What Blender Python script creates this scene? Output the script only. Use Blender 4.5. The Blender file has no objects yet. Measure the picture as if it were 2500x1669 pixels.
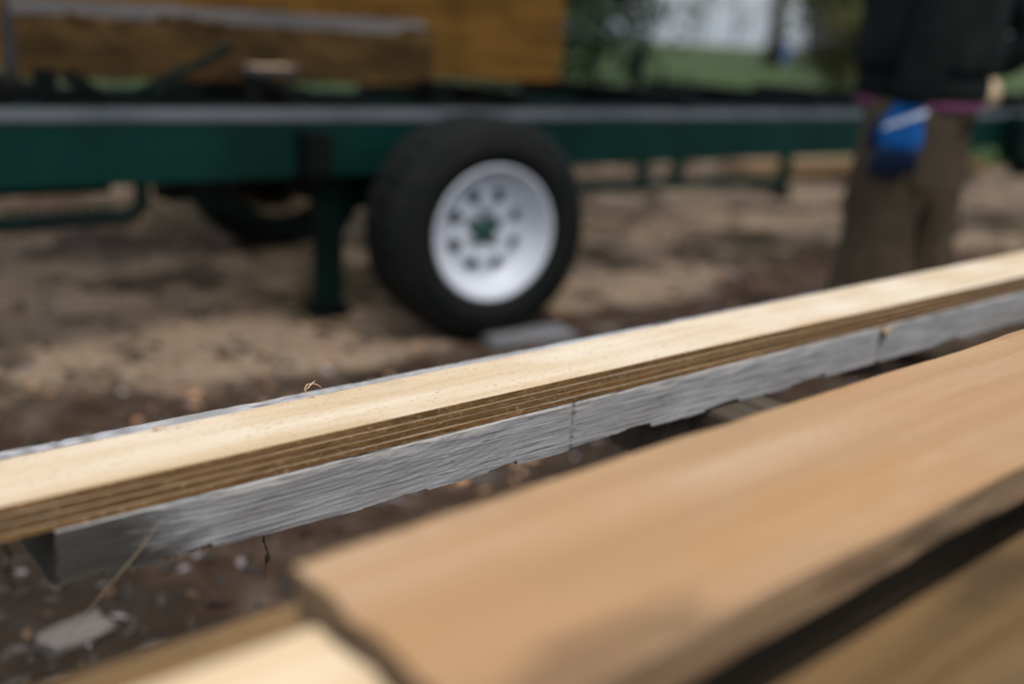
import bpy, math, random
from mathutils import Vector, Matrix, noise
random.seed(7)
R = math.radians
sc = bpy.context.scene
col = sc.collection

# ------------------------------------------------------------------ camera
cd = bpy.data.cameras.new('camera'); cam = bpy.data.objects.new('camera', cd); col.objects.link(cam)
cd.lens = 35.0; cd.sensor_width = 36.0; cd.sensor_fit = 'HORIZONTAL'
cd.clip_start = 0.02; cd.clip_end = 2000
cam.matrix_world = Matrix.Translation((0, 0, .95)) @ Matrix.Rotation(R(90 - 17.1), 4, 'X') @ Matrix.Rotation(R(3.4), 4, 'Z')
cd.dof.use_dof = True; cd.dof.focus_distance = .885; cd.dof.aperture_fstop = 1.75
sc.camera = cam
# ------------------------------------------------------------------ world, sun, exposure
world = bpy.data.worlds.new('World'); sc.world = world; world.use_nodes = True
nt = world.node_tree; bg = nt.nodes['Background']
sky = nt.nodes.new('ShaderNodeTexSky'); sky.sky_type = 'NISHITA'; sky.sun_disc = False
SUN_EL, SUN_AZ = 66, 150          # azimuth from +Y, positive to +X
sky.sun_elevation = R(SUN_EL); sky.sun_rotation = R(SUN_AZ)
sky.air_density = 1.0; sky.dust_density = 4.0; sky.ozone_density = 1.0
hs = nt.nodes.new('ShaderNodeHueSaturation'); hs.inputs['Saturation'].default_value = .68
veil = nt.nodes.new('ShaderNodeMix'); veil.data_type = 'RGBA'; veil.inputs[0].default_value = .4; veil.inputs[7].default_value = (4.2, 4.8, 5.5, 1)
nt.links.new(sky.outputs[0], hs.inputs['Color']); nt.links.new(hs.outputs[0], veil.inputs[6]); nt.links.new(veil.outputs[2], bg.inputs[0])
bg.inputs[1].default_value = .14
sd = bpy.data.lights.new('sun', 'SUN'); sd.energy = 1.0; sd.angle = R(25); sd.color = (1, .96, .9)
sun = bpy.data.objects.new('sun', sd); col.objects.link(sun)
e, z_ = R(SUN_EL), R(SUN_AZ)
to_sun = Vector((math.sin(z_) * math.cos(e), math.cos(z_) * math.cos(e), math.sin(e)))
sun.rotation_euler = to_sun.to_track_quat('Z', 'Y').to_euler(); sun.location = (0, 0, 20)
vs = sc.view_settings; vs.view_transform = 'Standard'; vs.look = 'None'; vs.exposure = 0.45; vs.gamma = 1.0; vs.use_curve_mapping = False
sc.cycles.use_denoising = True
sc.cycles.max_bounces = 6

# ------------------------------------------------------------------ helpers
def link(o, parent=None):
    col.objects.link(o)
    if parent is not None: o.parent = parent
    return o
def tag(o, label=None, cat=None, group=None, kind=None):
    if label: o['label'] = label
    if cat: o['category'] = cat
    if group: o['group'] = group
    if kind: o['kind'] = kind
    return o
def empty(name, loc=(0, 0, 0), rz=0):
    o = bpy.data.objects.new(name, None); o.empty_display_size = .1; col.objects.link(o)
    o.location = loc; o.rotation_euler = (0, 0, rz); return o
def fbm(p, H=.6, lac=2.1, octv=4): return noise.fractal(Vector(p), H, lac, octv)
class MB:
    def __init__(s, off=(0, 0, 0)): s.v = []; s.f = []; s.m = []; s.sm = []; s.off = Vector(off); s.col = None
    def add(s, vs, fs, mi=0, smooth=False):
        b = len(s.v); s.v += [tuple(Vector(p)) for p in vs]
        for f in fs: s.f.append(tuple(b + i for i in f)); s.m.append(mi); s.sm.append(smooth)
    def box(s, a, b, mi=0):
        x0, y0, z0 = a; x1, y1, z1 = b
        s.add([(x0,y0,z0),(x1,y0,z0),(x1,y1,z0),(x0,y1,z0),(x0,y0,z1),(x1,y0,z1),(x1,y1,z1),(x0,y1,z1)],
              [(0,3,2,1),(4,5,6,7),(0,1,5,4),(1,2,6,5),(2,3,7,6),(3,0,4,7)], mi)
    def bar(s, p, q, w, h, mi=0, up=(0, 0, 1)):
        p = Vector(p); q = Vector(q); d = (q - p).normalized(); up = Vector(up)
        if abs(d.dot(up)) > .98: up = Vector((1, 0, 0))
        sx = d.cross(up).normalized() * (w / 2); sy = sx.cross(d).normalized() * (h / 2)
        vs = []
        for c in (p, q): vs += [c - sx - sy, c + sx - sy, c + sx + sy, c - sx + sy]
        s.add(vs, [(0,1,2,3),(7,6,5,4),(0,4,5,1),(1,5,6,2),(2,6,7,3),(3,7,4,0)], mi)
    def prism(s, prof, axis_a, axis_b, mi=0, smooth=False):
        # prof: list of offsets (Vector) ; extruded from axis_a to axis_b
        a = Vector(axis_a); b = Vector(axis_b); n = len(prof)
        vs = [a + Vector(p) for p in prof] + [b + Vector(p) for p in prof]
        fs = [(i, (i+1) % n, n + (i+1) % n, n + i) for i in range(n)] + [tuple(range(n))[::-1], tuple(range(n, 2*n))]
        s.add(vs, fs, mi, smooth)
    def tube(s, pts, rad, seg=10, mi=0, cap=True, smooth=True, ry=None, wob=None):
        pts = [Vector(p) for p in pts]; n = len(pts)
        if not hasattr(rad, '__len__'): rad = [rad] * n
        vs = []; prev = None
        for i, p in enumerate(pts):
            d = (pts[min(i+1, n-1)] - pts[max(i-1, 0)]).normalized()
            if prev is None:
                ref = Vector((0, 0, 1)) if abs(d.z) < .9 else Vector((1, 0, 0))
                a = d.cross(ref).normalized()
            else:
                a = (prev - d * prev.dot(d)).normalized()
            prev = a; b = d.cross(a)
            for k in range(seg):
                th = 2 * math.pi * k / seg; r1 = rad[i]; r2 = ry[i] if ry else r1
                w = wob(p, th) if wob else 1
                vs.append(p + a * math.cos(th) * r1 * w + b * math.sin(th) * r2 * w)
        fs = [(i*seg + k, i*seg + (k+1) % seg, (i+1)*seg + (k+1) % seg, (i+1)*seg + k) for i in range(n-1) for k in range(seg)]
        if cap: fs += [tuple(range(seg))[::-1], tuple(range((n-1)*seg, n*seg))]
        s.add(vs, fs, mi, smooth)
    def rings(s, rs, mi=0, cap=(True, True), smooth=True):
        n = len(rs[0]); vs = [p for r in rs for p in r]
        fs = [(i*n + k, i*n + (k+1) % n, (i+1)*n + (k+1) % n, (i+1)*n + k) for i in range(len(rs)-1) for k in range(n)]
        if cap[0]: fs.append(tuple(range(n))[::-1])
        if cap[1]: fs.append(tuple(range((len(rs)-1)*n, len(rs)*n)))
        s.add(vs, fs, mi, smooth)
    def lathe(s, prof, c, seg=64, mi=0, smooth=True, closed=False):
        # axis = local Y through c; prof = (radius, y)
        n = len(prof); vs = []
        for k in range(seg):
            th = 2 * math.pi * k / seg
            for r, y in prof: vs.append((c[0] + r * math.cos(th), c[1] + y, c[2] + r * math.sin(th)))
        fs = []
        for k in range(seg):
            k2 = (k + 1) % seg
            for i in range(n if closed else n - 1):
                j = (i + 1) % n; fs.append((k*n + i, k*n + j, k2*n + j, k2*n + i))
        s.add(vs, fs, mi, smooth)
    def build(s, name, mat, parent=None, bevel=0, loc=None, rz=0):
        me = bpy.data.meshes.new(name)
        o = s.off; me.from_pydata([(x - o.x, y - o.y, z - o.z) for x, y, z in s.v], [], s.f)
        for m in (mat if isinstance(mat, (list, tuple)) else [mat]): me.materials.append(m)
        me.polygons.foreach_set('material_index', s.m); me.polygons.foreach_set('use_smooth', s.sm)
        if s.col is not None:
            ca = me.color_attributes.new('tint', 'FLOAT_COLOR', 'POINT'); ca.data.foreach_set('color', [c for q in s.col for c in q])
        me.update()
        ob = bpy.data.objects.new(name, me); link(ob, parent)
        if loc is not None: ob.location = loc; ob.rotation_euler = (0, 0, rz)
        if bevel:
            b = ob.modifiers.new('bevel', 'BEVEL'); b.width = bevel; b.segments = 2; b.limit_method = 'ANGLE'; b.angle_limit = R(40)
        return ob

# ------------------------------------------------------------------ materials
class NT:
    def __init__(s, name, rough=.6, spec=.3, metal=0):
        s.m = bpy.data.materials.new(name); s.m.use_nodes = True; s.t = s.m.node_tree; s.b = s.t.nodes['Principled BSDF']
        s.b.inputs['Roughness'].default_value = rough; s.b.inputs['Metallic'].default_value = metal
        s.b.inputs['Specular IOR Level'].default_value = spec
    def n(s, typ, **kw):
        nd = s.t.nodes.new(typ)
        for k, v in kw.items():
            if k in ('operation', 'blend_type', 'data_type', 'attribute_name', 'noise_dimensions', 'wave_type', 'clamp', 'feature', 'use_clamp'): setattr(nd, k, v)
            else: nd.inputs[k].default_value = v
        return nd
    def l(s, a, b): s.t.links.new(a, b)
    def coords(s, scale=(1, 1, 1), loc=(0, 0, 0)):
        tc = s.t.nodes.new('ShaderNodeTexCoord'); mp = s.t.nodes.new('ShaderNodeMapping')
        mp.inputs['Scale'].default_value = scale; mp.inputs['Location'].default_value = loc
        s.l(tc.outputs['Object'], mp.inputs['Vector']); return mp.outputs[0]
    def noise(s, vec, scale=1, detail=4, rough=.55, dist=0):
        nd = s.n('ShaderNodeTexNoise', Scale=scale, Detail=detail, Roughness=rough, Distortion=dist); s.l(vec, nd.inputs['Vector']); return nd.outputs['Fac']
    def ramp(s, fac, stops, interp='LINEAR'):
        nd = s.t.nodes.new('ShaderNodeValToRGB'); cr = nd.color_ramp; cr.interpolation = interp
        while len(cr.elements) < len(stops): cr.elements.new(.5)
        for el, (p, c) in zip(cr.elements, stops):
            el.position = p; el.color = (c, c, c, 1) if not hasattr(c, '__len__') else (*c, 1)
        s.l(fac, nd.inputs[0]); return nd.outputs[0]
    def mix(s, a, b, fac, blend='MIX'):
        nd = s.t.nodes.new('ShaderNodeMix'); nd.data_type = 'RGBA'; nd.blend_type = blend
        for sock, val in ((nd.inputs[6], a), (nd.inputs[7], b), (nd.inputs[0], fac)):
            if isinstance(val, bpy.types.NodeSocket): s.l(val, sock)
            elif hasattr(val, '__len__'): sock.default_value = (*val, 1)
            else: sock.default_value = val
        return nd.outputs[2]
    def math(s, op, a, b=0.0, clamp=False):
        nd = s.t.nodes.new('ShaderNodeMath'); nd.operation = op; nd.use_clamp = clamp
        for sock, val in ((nd.inputs[0], a), (nd.inputs[1], b)):
            if isinstance(val, bpy.types.NodeSocket): s.l(val, sock)
            else: sock.default_value = val
        return nd.outputs[0]
    def color(s, c):
        if isinstance(c, bpy.types.NodeSocket): s.l(c, s.b.inputs['Base Color'])
        else: s.b.inputs['Base Color'].default_value = (*c, 1)
    def bump(s, h, strength=.4, dist=.002):
        nd = s.n('ShaderNodeBump', Strength=strength, Distance=dist); s.l(h, nd.inputs['Height']); s.l(nd.outputs[0], s.b.inputs['Normal'])
    def rough(s, f): s.l(f, s.b.inputs['Roughness'])

def wood(name, c0, c1, c2, gx=4, gz=130, fleck=(.35, .22, .12), fleck_amt=.5, rough=.75, bump=.35, blotch=None, blotch_amt=.5, seed=0, bd=.0012):
    m = NT(name, rough, .08); oi = m.t.nodes.new('ShaderNodeObjectInfo')
    tc = m.t.nodes.new('ShaderNodeTexCoord'); ad = m.n('ShaderNodeVectorMath'); ad.operation = 'ADD'
    sc_ = m.n('ShaderNodeVectorMath'); sc_.operation = 'SCALE'; sc_.inputs[0].default_value = (3.1, 1.7, 2.3)
    m.l(oi.outputs['Random'], sc_.inputs['Scale']); m.l(tc.outputs['Object'], ad.inputs[0]); m.l(sc_.outputs[0], ad.inputs[1])
    def V(s3):
        mp = m.t.nodes.new('ShaderNodeMapping'); mp.inputs['Scale'].default_value = s3; mp.inputs['Location'].default_value = (seed, seed*.7, seed*.3)
        m.l(ad.outputs[0], mp.inputs['Vector']); return mp.outputs[0]
    g = m.noise(V((gx, gz, gz)), 1, 5, .6, .4)                 # long grain
    br = m.noise(V((1.6, 22, 22)), 1, 3, .5, .8)               # broad bands
    bl = m.noise(V((5, 14, 14)), 1, 3, .5)                     # blotches
    fl = m.noise(V((160, 500, 500)), 1, 2, .6)                 # flecks / fuzz
    c = m.ramp(m.math('ADD', m.math('MULTIPLY', g, .55), m.math('MULTIPLY', br, .45)), [(.33, c0), (.5, c1), (.68, c2)])
    if blotch: c = m.mix(c, blotch, m.math('MULTIPLY', m.ramp(bl, [(.45, 0.), (.68, 1.)]), blotch_amt))
    c = m.mix(c, fleck, m.math('MULTIPLY', m.ramp(fl, [(.60, 0.), (.72, 1.)]), fleck_amt))
    m.color(c)
    m.bump(m.math('ADD', m.math('MULTIPLY', g, .7), m.math('MULTIPLY', fl, .5)), bump, bd)
    return m.m
M = {}
M['board_top'] = wood('pale_sawn_top', (.53, .375, .215), (.65, .505, .335), (.74, .625, .47), 1.8, 40, (.40, .23, .11), .8, .85, .5, (.78, .68, .54), .8)
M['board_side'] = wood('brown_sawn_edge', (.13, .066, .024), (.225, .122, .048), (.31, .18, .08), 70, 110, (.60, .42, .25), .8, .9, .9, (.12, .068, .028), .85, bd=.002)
M['plank'] = wood('tan_planed_top', (.34, .20, .096), (.445, .278, .148), (.54, .38, .243), 1.3, 44, (.30, .17, .08), .55, .78, .4, (.44, .24, .11), .6)
def stain(mat, c, pos, rad, amt, ns=30):
    t = mat.node_tree; b = t.nodes['Principled BSDF']; src = b.inputs['Base Color'].links[0].from_socket
    q = NT.__new__(NT); q.m = mat; q.t = t; q.b = b
    mp = t.nodes.new('ShaderNodeMapping'); mp.vector_type = 'TEXTURE'; mp.inputs['Location'].default_value = pos; mp.inputs['Scale'].default_value = rad
    tc = t.nodes.new('ShaderNodeTexCoord'); t.links.new(tc.outputs['Object'], mp.inputs[0])
    ln = t.nodes.new('ShaderNodeVectorMath'); ln.operation = 'LENGTH'; t.links.new(mp.outputs[0], ln.inputs[0])
    d = q.math('ADD', ln.outputs['Value'], q.math('MULTIPLY', q.math('SUBTRACT', q.noise(q.coords((8, 16, 16)), ns / 10, 4, .6), .5), 1.6))
    q.color(q.mix(src, c, q.math('MULTIPLY', q.ramp(d, [(.35, 1.), (1., 0.)]), amt)))
stain(M['plank'], (.17, .105, .06), (.07, .012, .025), (.09, .022, .03), .7)
stain(M['plank'], (.44, .23, .09), (.26, .045, .025), (.16, .03, .03), .6)
stain(M['plank'], (.40, .24, .12), (.60, .04, .025), (.30, .045, .03), .55)
M['plank_side'] = wood('tan_board_side', (.17, .105, .058), (.25, .16, .09), (.31, .205, .125), 5, 60, (.2, .12, .07), .4, .8, .5, (.2, .14, .09), .5)
M['plank2'] = wood('light_yellow_board', (.62, .44, .25), (.74, .56, .35), (.8, .64, .44), 2, 40, (.45, .28, .13), .3, .75, .4)
M['plank3'] = wood('brown_dirty_board', (.12, .07, .03), (.20, .12, .052), (.28, .175, .085), 3, 40, (.06, .038, .02), .6, .85, .6, (.05, .033, .018), .8)
M['ochre'] = wood('ochre_cant', (.095, .043, .009), (.152, .073, .015), (.20, .10, .022), 1.2, 14, (.2, .1, .03), .3, .7, .4, (.05, .024, .006), .6)
M['cant_face'] = wood('brown_cant_face', (.028, .017, .006), (.07, .040, .014), (.13, .075, .028), 2.4, 26, (.1, .06, .03), .4, .85, .5, (.018, .014, .007), .7)
M['cant_edge'] = wood('grey_cant_edge', (.035, .034, .034), (.07, .065, .063), (.15, .125, .115), 4, 40, (.15, .13, .12), .4, .85, .5)
M['old_timber_and_gap_shade'] = wood('dark_timber_and_gap_shade', (.05, .04, .03), (.085, .068, .05), (.13, .105, .08), 4, 60, (.03, .025, .02), .4, .9, .6)  # also put on near-stack board sides as painted shade in the gap

def grey_wood():
    m = NT('weathered_grey_wood', .95, .04)
    tc = m.t.nodes.new('ShaderNodeTexCoord'); sp = m.t.nodes.new('ShaderNodeSeparateXYZ'); m.l(tc.outputs['Object'], sp.inputs[0])
    warp = m.noise(m.coords((6, 14, 14)), 1, 3, .5)
    # growth rings: distance from an off-face pith, long along the plank -> arcs near the left, straight lines beyond
    dx = m.math('MULTIPLY', m.math('SUBTRACT', sp.outputs['X'], .16), .30)
    dz = m.math('SUBTRACT', sp.outputs['Z'], .088)
    r = m.math('SQRT', m.math('ADD', m.math('MULTIPLY', dx, dx), m.math('MULTIPLY', dz, dz)))
    r = m.math('ADD', r, m.math('MULTIPLY', warp, .006))
    ring = m.math('SINE', m.math('MULTIPLY', r, 1400.))
    ring = m.math('MULTIPLY_ADD', ring, .5); ring.node.inputs[2].default_value = .5
    amp = m.noise(m.coords((9, 30, 30), (3, 1, 2)), 1, 2, .5)
    ring = m.math('MULTIPLY', m.math('POWER', ring, 1.8), m.ramp(amp, [(.35, .5), (.62, 1.)]))
    ring = m.math('MULTIPLY', ring, m.ramp(sp.outputs['X'], [(.0, .7), (.08, 1.), (.30, .6), (.45, .0)]))
    g = m.noise(m.coords((13, 260, 420)), 1, 6, .72, .1)
    g2 = m.noise(m.coords((10, 330, 560)), 1, 2, .5, .1)
    blot = m.noise(m.coords((9, 26, 30), (5, 5, 5)), 1, 4, .6)
    c = m.ramp(g, [(.32, (.25, .247, .245)), (.44, (.40, .398, .40)), (.55, (.49, .487, .487)), (.68, (.62, .612, .60))])
    c = m.mix(c, (.15, .145, .145), m.math('MULTIPLY', m.ramp(g2, [(.53, 0.), (.60, 1.)]), .62))
    c = m.mix(c, (.13, .12, .115), m.math('MULTIPLY', ring, .7))
    c = m.mix(c, (.22, .2, .18), m.math('MULTIPLY', m.ramp(blot, [(.5, 0.), (.72, 1.)]), .4))
    br = m.noise(m.coords((5, 20, 26), (7, 1, 3)), 1, 3, .5)
    c = m.mix(c, (.33, .275, .215), m.math('MULTIPLY', m.ramp(br, [(.5, 0.), (.7, 1.)]), .45))
    spk = m.noise(m.coords((330, 700, 700)), 1, 2, .6)
    c = m.mix(c, (.06, .055, .05), m.math('MULTIPLY', m.ramp(spk, [(.64, 0.), (.7, 1.)]), .7))
    # fresh pale splinters along the upper edge
    pale = m.noise(m.coords((16, 60, 190), (9, 2, 4)), 1, 4, .6)
    zt = m.math('MULTIPLY_ADD', sp.outputs['Z'], 60.); zt.node.inputs[2].default_value = -2.15
    pm = m.ramp(m.math('ADD', pale, m.math('MULTIPLY', zt, .30, True)), [(.655, 0.), (.72, 1.)])
    fr = m.math('LESS_THAN', sp.outputs['Y'], .012)
    c = m.mix(c, (.64, .605, .55), m.math('MULTIPLY', m.math('MULTIPLY', pm, .8), fr))
    ke = m.math('ABSOLUTE', m.math('SUBTRACT', sp.outputs['X'], m.math('MULTIPLY_ADD', m.noise(m.coords((1, 1, 160)), 1, 3, .6), .004)))
    ke.node.inputs[0].links[0].from_node.inputs[1].links[0].from_node.inputs[2].default_value = .4705
    c = m.mix(c, (.06, .055, .05), m.math('MULTIPLY', m.ramp(ke, [(.0004, 1.), (.0012, 0.)]), m.math('MULTIPLY', m.ramp(m.noise(m.coords((1, 1, 300), (3, 3, 3)), 1, 2, .5), [(.4, .0), (.6, .75)]), fr)))
    crack = m.noise(m.coords((11, 150, 520), (2, 7, 1)), 1, 3, .55, .2)
    cm = m.ramp(crack, [(.645, 0.), (.665, 1.)])
    c = m.mix(c, (.05, .045, .04), m.math('MULTIPLY', cm, .85))
    # dark olive tone growing towards the cut end and lower edge
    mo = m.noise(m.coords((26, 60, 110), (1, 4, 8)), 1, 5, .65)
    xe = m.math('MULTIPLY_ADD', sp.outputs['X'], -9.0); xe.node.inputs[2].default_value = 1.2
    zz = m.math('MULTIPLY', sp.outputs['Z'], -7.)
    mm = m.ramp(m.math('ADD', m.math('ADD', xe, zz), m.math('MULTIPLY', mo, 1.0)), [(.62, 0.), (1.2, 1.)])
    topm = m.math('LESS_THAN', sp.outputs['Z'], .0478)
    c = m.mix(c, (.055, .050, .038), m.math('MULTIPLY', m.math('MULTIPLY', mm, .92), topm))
    m.color(c)
    h = m.math('ADD', m.math('ADD', m.math('MULTIPLY', g, .8), m.math('MULTIPLY', g2, .7)), m.math('MULTIPLY', cm, -1.2))
    h = m.math('SUBTRACT', h, m.math('MULTIPLY', ring, .15))
    m.bump(h, .8, .0008)
    return m.m
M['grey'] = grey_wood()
def plain(name, c, rough=.6, spec=.3, metal=0, var=.25, scale=8, bump=.0, var_c=None, vstops=(.4, .7), bscale=40):
    m = NT(name, rough, spec, metal); f = m.noise(m.coords(), scale, 5, .6)
    m.color(m.mix(c, var_c or tuple(x * (1 - var) for x in c), m.ramp(f, [(vstops[0], 0.), (vstops[1], 1.)])))
    if bump: m.bump(m.noise(m.coords(), bscale, 4, .6), bump, .004)
    return m.m
M['green'] = plain('dark_green_paint', (.0028, .030, .023), .45, .10, 0, .5, 3, .1, (.003, .018, .014))
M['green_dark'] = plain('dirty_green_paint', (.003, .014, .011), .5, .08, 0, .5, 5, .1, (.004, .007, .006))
M['black'] = plain('black_steel', (.006, .007, .0065), .6, .07, 0, .4, 6, .1)
M['track'] = plain('bare_grey_steel_track', (.062, .069, .076), .6, .2, .1, .3, 4, .15, (.034, .041, .047))
M['tyre'] = plain('black_rubber', (.008, .0095, .009), .7, .10, 0, .3, 14, .2, (.013, .0125, .011))
M['rim'] = plain('white_rim_enamel', (.58, .61, .66), .4, .4, 0, .12, 6, .03, (.50, .52, .55), (.5, .8))
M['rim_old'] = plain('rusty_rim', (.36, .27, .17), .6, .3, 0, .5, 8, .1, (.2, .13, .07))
M['hub'] = plain('green_hub', (.012, .06, .045), .4, .5)
M['rust'] = plain('rusty_steel', (.22, .07, .025), .8, .2, 0, .5, 20, .2)
M['nut'] = plain('zinc_nut', (.5, .52, .54), .4, .5, .4)
M['bark'] = plain('brown_bark', (.075, .058, .042), .95, .1, 0, .5, 9, .8, (.03, .025, .02), bscale=14)
M['bark_grey'] = plain('grey_bark', (.16, .15, .15), .95, .1, 0, .4, 9, .5, (.09, .085, .08))
M['jacket'] = plain('black_fleece', (.008, .011, .010), .95, .1, 0, .4, 14, .3, (.013, .017, .016))
M['shirt'] = plain('pink_cotton', (.27, .085, .17), .9, .1, 0, .2, 20)
M['trousers'] = plain('olive_brown_canvas', (.078, .058, .038), .95, .03, 0, .2, 2.5, .25, (.098, .075, .052), bscale=160)
M['skin'] = plain('skin', (.55, .33, .24), .5, .3, 0, .1, 20)
M['glove'] = plain('blue_knit', (.006, .10, .34), .8, .2, 0, .2, 30, .3)
M['glove_dip'] = plain('dark_rubber_dip', (.004, .020, .062), .6, .3, 0, .3, 20)
M['glove_band'] = plain('pale_grey_band', (.55, .6, .68), .8, .2, 0, .15, 90)
M['boot'] = plain('brown_leather', (.06, .035, .02), .6, .3, 0, .4, 12, .3)
M['blue_plastic'] = plain('blue_plastic', (.05, .16, .5), .4, .4)
M['scrap_grey'] = wood('grey_scrap', (.12, .12, .125), (.18, .18, .185), (.24, .235, .235), 6, 60, (.14, .13, .12), .4)
M['scrap_pale'] = wood('pale_scrap', (.085, .072, .064), (.13, .112, .10), (.19, .165, .15), 6, 60, (.25, .2, .15), .4)
M['straw'] = plain('dry_straw', (.26, .20, .12), .8, .2)
M['moss'] = plain('dry_moss', (.05, .042, .02), .95, .1, 0, .4, 60)
M['shaving'] = plain('fresh_shaving', (.72, .52, .32), .75, .2, 0, .2, 60)
M['shaving_red'] = plain('reddish_shaving', (.55, .31, .17), .75, .2, 0, .25, 60)
def leafmat(name, c, c2, trans=.25):
    m = NT(name, .6, .25); oi = m.noise(m.coords(), 3.0, 3, .6); m.color(m.mix(c, c2, m.ramp(oi, [(.38, 0.), (.62, 1.)])))
    return m.m
M['conifer'] = leafmat('conifer_needles', (.008, .020, .006), (.018, .038, .010))
M['leaf'] = leafmat('green_leaves', (.035, .085, .018), (.075, .13, .03))
M['olive'] = leafmat('olive_leaves', (.05, .062, .014), (.10, .085, .025))
M['grass'] = leafmat('lawn_grass', (.03, .07, .016), (.05, .10, .024))
M['twig'] = leafmat('grey_twigs', (.16, .15, .15), (.24, .225, .22))
M['litter'] = leafmat('fallen_leaves', (.09, .05, .028), (.15, .085, .045))
M['litter_pale'] = leafmat('pale_litter', (.22, .19, .19), (.34, .30, .29))
M['litter_dark'] = leafmat('dark_bark_bits', (.03, .024, .018), (.07, .055, .04))

# ------------------------------------------------------------------ setting: ground, lawn, gravel road
def ground_h(x, y):
    d = math.hypot(x, y); h = 0
    h += .022 * fbm((x * 1.1, y * 1.1, 0), .7, 2, 3) + .012 * fbm((x * 5, y * 5, 3), .6, 2, 3)
    h -= .004
    if y > 30: h += 1.3 * min(1, (y - 30) / 70) ** 1.3
    return h * (1 if d < 12 else 1)
def axis(lo, hi, fine, core):
    a = []; x = 0
    while x < hi:
        a.append(x); x += fine if x < core else max(fine, (x - core) * .16 + fine)
    a.append(hi); b = []; x = -fine
    while x > lo:
        b.append(x); x -= fine if -x < core else max(fine, (-x - core) * .16 + fine)
    b.append(lo); return b[::-1] + a
xs = axis(-900, 900, .03, 3.2); ys = [-3, -1, 0, .4] + [y for y in axis(-1, 1400, .03, 7) if y > .8]
def ground_tint(x, y):
    # r: sawdust, g: moss/grass, b: wet dark
    sd_ = .5 + .9 * fbm((x * .55 + 4, y * .55, 1), .6, 2, 4)
    tl, nl = x * .779 + y * .627, -x * .627 + y * .779      # trailer frame
    band = math.exp(-((nl - 3.35) / 1.15) ** 2)
    sd_ = sd_ * .6 + .55 * band + .12
    near = max(0, min(1, (2.75 - nl + .35 * fbm((x * 1.3, y * 1.3, 8))) / .55))
    sd_ -= .85 * near
    g = .35 + .8 * fbm((x * .9 - 7, y * .9, 5), .6, 2, 4) - .5 * near
    if y > 8: g += min(1, (y - 8) / 6)
    d = .45 + .9 * fbm((x * 1.9, y * 1.9, 9), .6, 2, 4) + .22 * near - .06
    c = lambda q: max(0, min(1, q))
    return (c(sd_), c(g), c(d), 1)
mb = MB(); nx = len(xs); mb.col = []
for y in ys:
    for x in xs: mb.v.append((x, y, ground_h(x, y))); mb.col.append(ground_tint(x, y))
mb.f = [(j*nx + i, j*nx + i + 1, (j+1)*nx + i + 1, (j+1)*nx + i) for j in range(len(ys)-1) for i in range(nx-1)]
mb.m = [0] * len(mb.f); mb.sm = [True] * len(mb.f)
def ground_mat():
    m = NT('yard_dirt', .95, .03); at = m.n('ShaderNodeVertexColor'); at.layer_name = 'tint'
    sp = m.t.nodes.new('ShaderNodeSeparateColor'); m.l(at.outputs[0], sp.inputs[0])
    f1 = m.noise(m.coords((1, 1, 1)), 9, 6, .65); f2 = m.noise(m.coords((1, 1, 1), (4, 3, 2)), 34, 5, .65); f3 = m.noise(m.coords((1, 1, 1), (2, 9, 2)), 3.2, 5, .65)
    c = m.ramp(f1, [(.3, (.034, .020, .012)), (.5, (.068, .043, .029)), (.68, (.125, .090, .068))])
    sdm = m.math('ADD', sp.outputs[0], m.math('MULTIPLY', m.math('SUBTRACT', f3, .5), 1.9))
    c = m.mix(c, m.ramp(f2, [(.3, (.195, .130, .080)), (.7, (.37, .28, .20))]), m.ramp(sdm, [(.38, 0.), (.72, 1.)]))
    mo = m.math('ADD', sp.outputs[1], m.math('MULTIPLY', m.math('SUBTRACT', f1, .5), 1.5))
    c = m.mix(c, (.035, .034, .016), m.math('MULTIPLY', m.ramp(mo, [(.5, 0.), (.8, 1.)]), .75))
    wt = m.math('ADD', sp.outputs[2], m.math('MULTIPLY', m.math('SUBTRACT', f1, .5), 1.6))
    c = m.mix(c, (.028, .022, .016), m.math('MULTIPLY', m.ramp(wt, [(.56, 0.), (.84, 1.)]), .8))
    c = m.mix(c, (.27, .245, .245), m.math('MULTIPLY', m.ramp(m.noise(m.coords((1, 1, 1), (8, 8, 1)), 6.5, 5, .7), [(.60, 0.), (.72, 1.)]), .6))
    m.color(c); m.bump(m.math('ADD', f1, f2), .8, .02); return m.m
tag(mb.build('ground', ground_mat()), kind='structure')

def sheet(name, mat, xr, yr, lift, edge):
    mb = MB(); nx = len(xr)
    for j, y in enumerate(yr):
        for x in xr:
            yy = y + (edge(x) if j == 0 else 0); mb.v.append((x, yy, ground_h(x, yy) + lift))
    mb.f = [(j*nx + i, j*nx + i + 1, (j+1)*nx + i + 1, (j+1)*nx + i) for j in range(len(yr)-1) for i in range(nx-1)]
    mb.m = [0] * len(mb.f); mb.sm = [True] * len(mb.f); return mb.build(name, mat)
lx = [-300, -160, -90, -50, -30] + [-20 + .5 * i for i in range(101)] + [40, 60, 90, 160, 300]
ly = [9.2] + [10.2 + .6 * i for i in range(60)] + [48, 52, 56, 60, 66, 72, 80, 88]
m = NT('mown_lawn', .9, .1); f = m.noise(m.coords(), .35, 6, .65); f2 = m.noise(m.coords(), 6, 4, .6)
m.color(m.mix(m.ramp(f, [(.35, (.040, .064, .020)), (.65, (.066, .098, .034))]), (.12, .12, .05), m.math('MULTIPLY', m.ramp(f2, [(.5, 0.), (.75, 1.)]), .5))); m.bump(f2, .6, .03)
tag(sheet('lawn', m.m, lx, ly, .03, lambda x: 1.2 * fbm((x * .35, 2, 7))), kind='structure')
gm = plain('pale_gravel', (.34, .33, .33), .9, .1, 0, .25, .6, .2)
tag(sheet('gravel_road', gm, lx, [88.0, 92, 97, 103, 112], .08, lambda x: 0), kind='structure')
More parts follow.
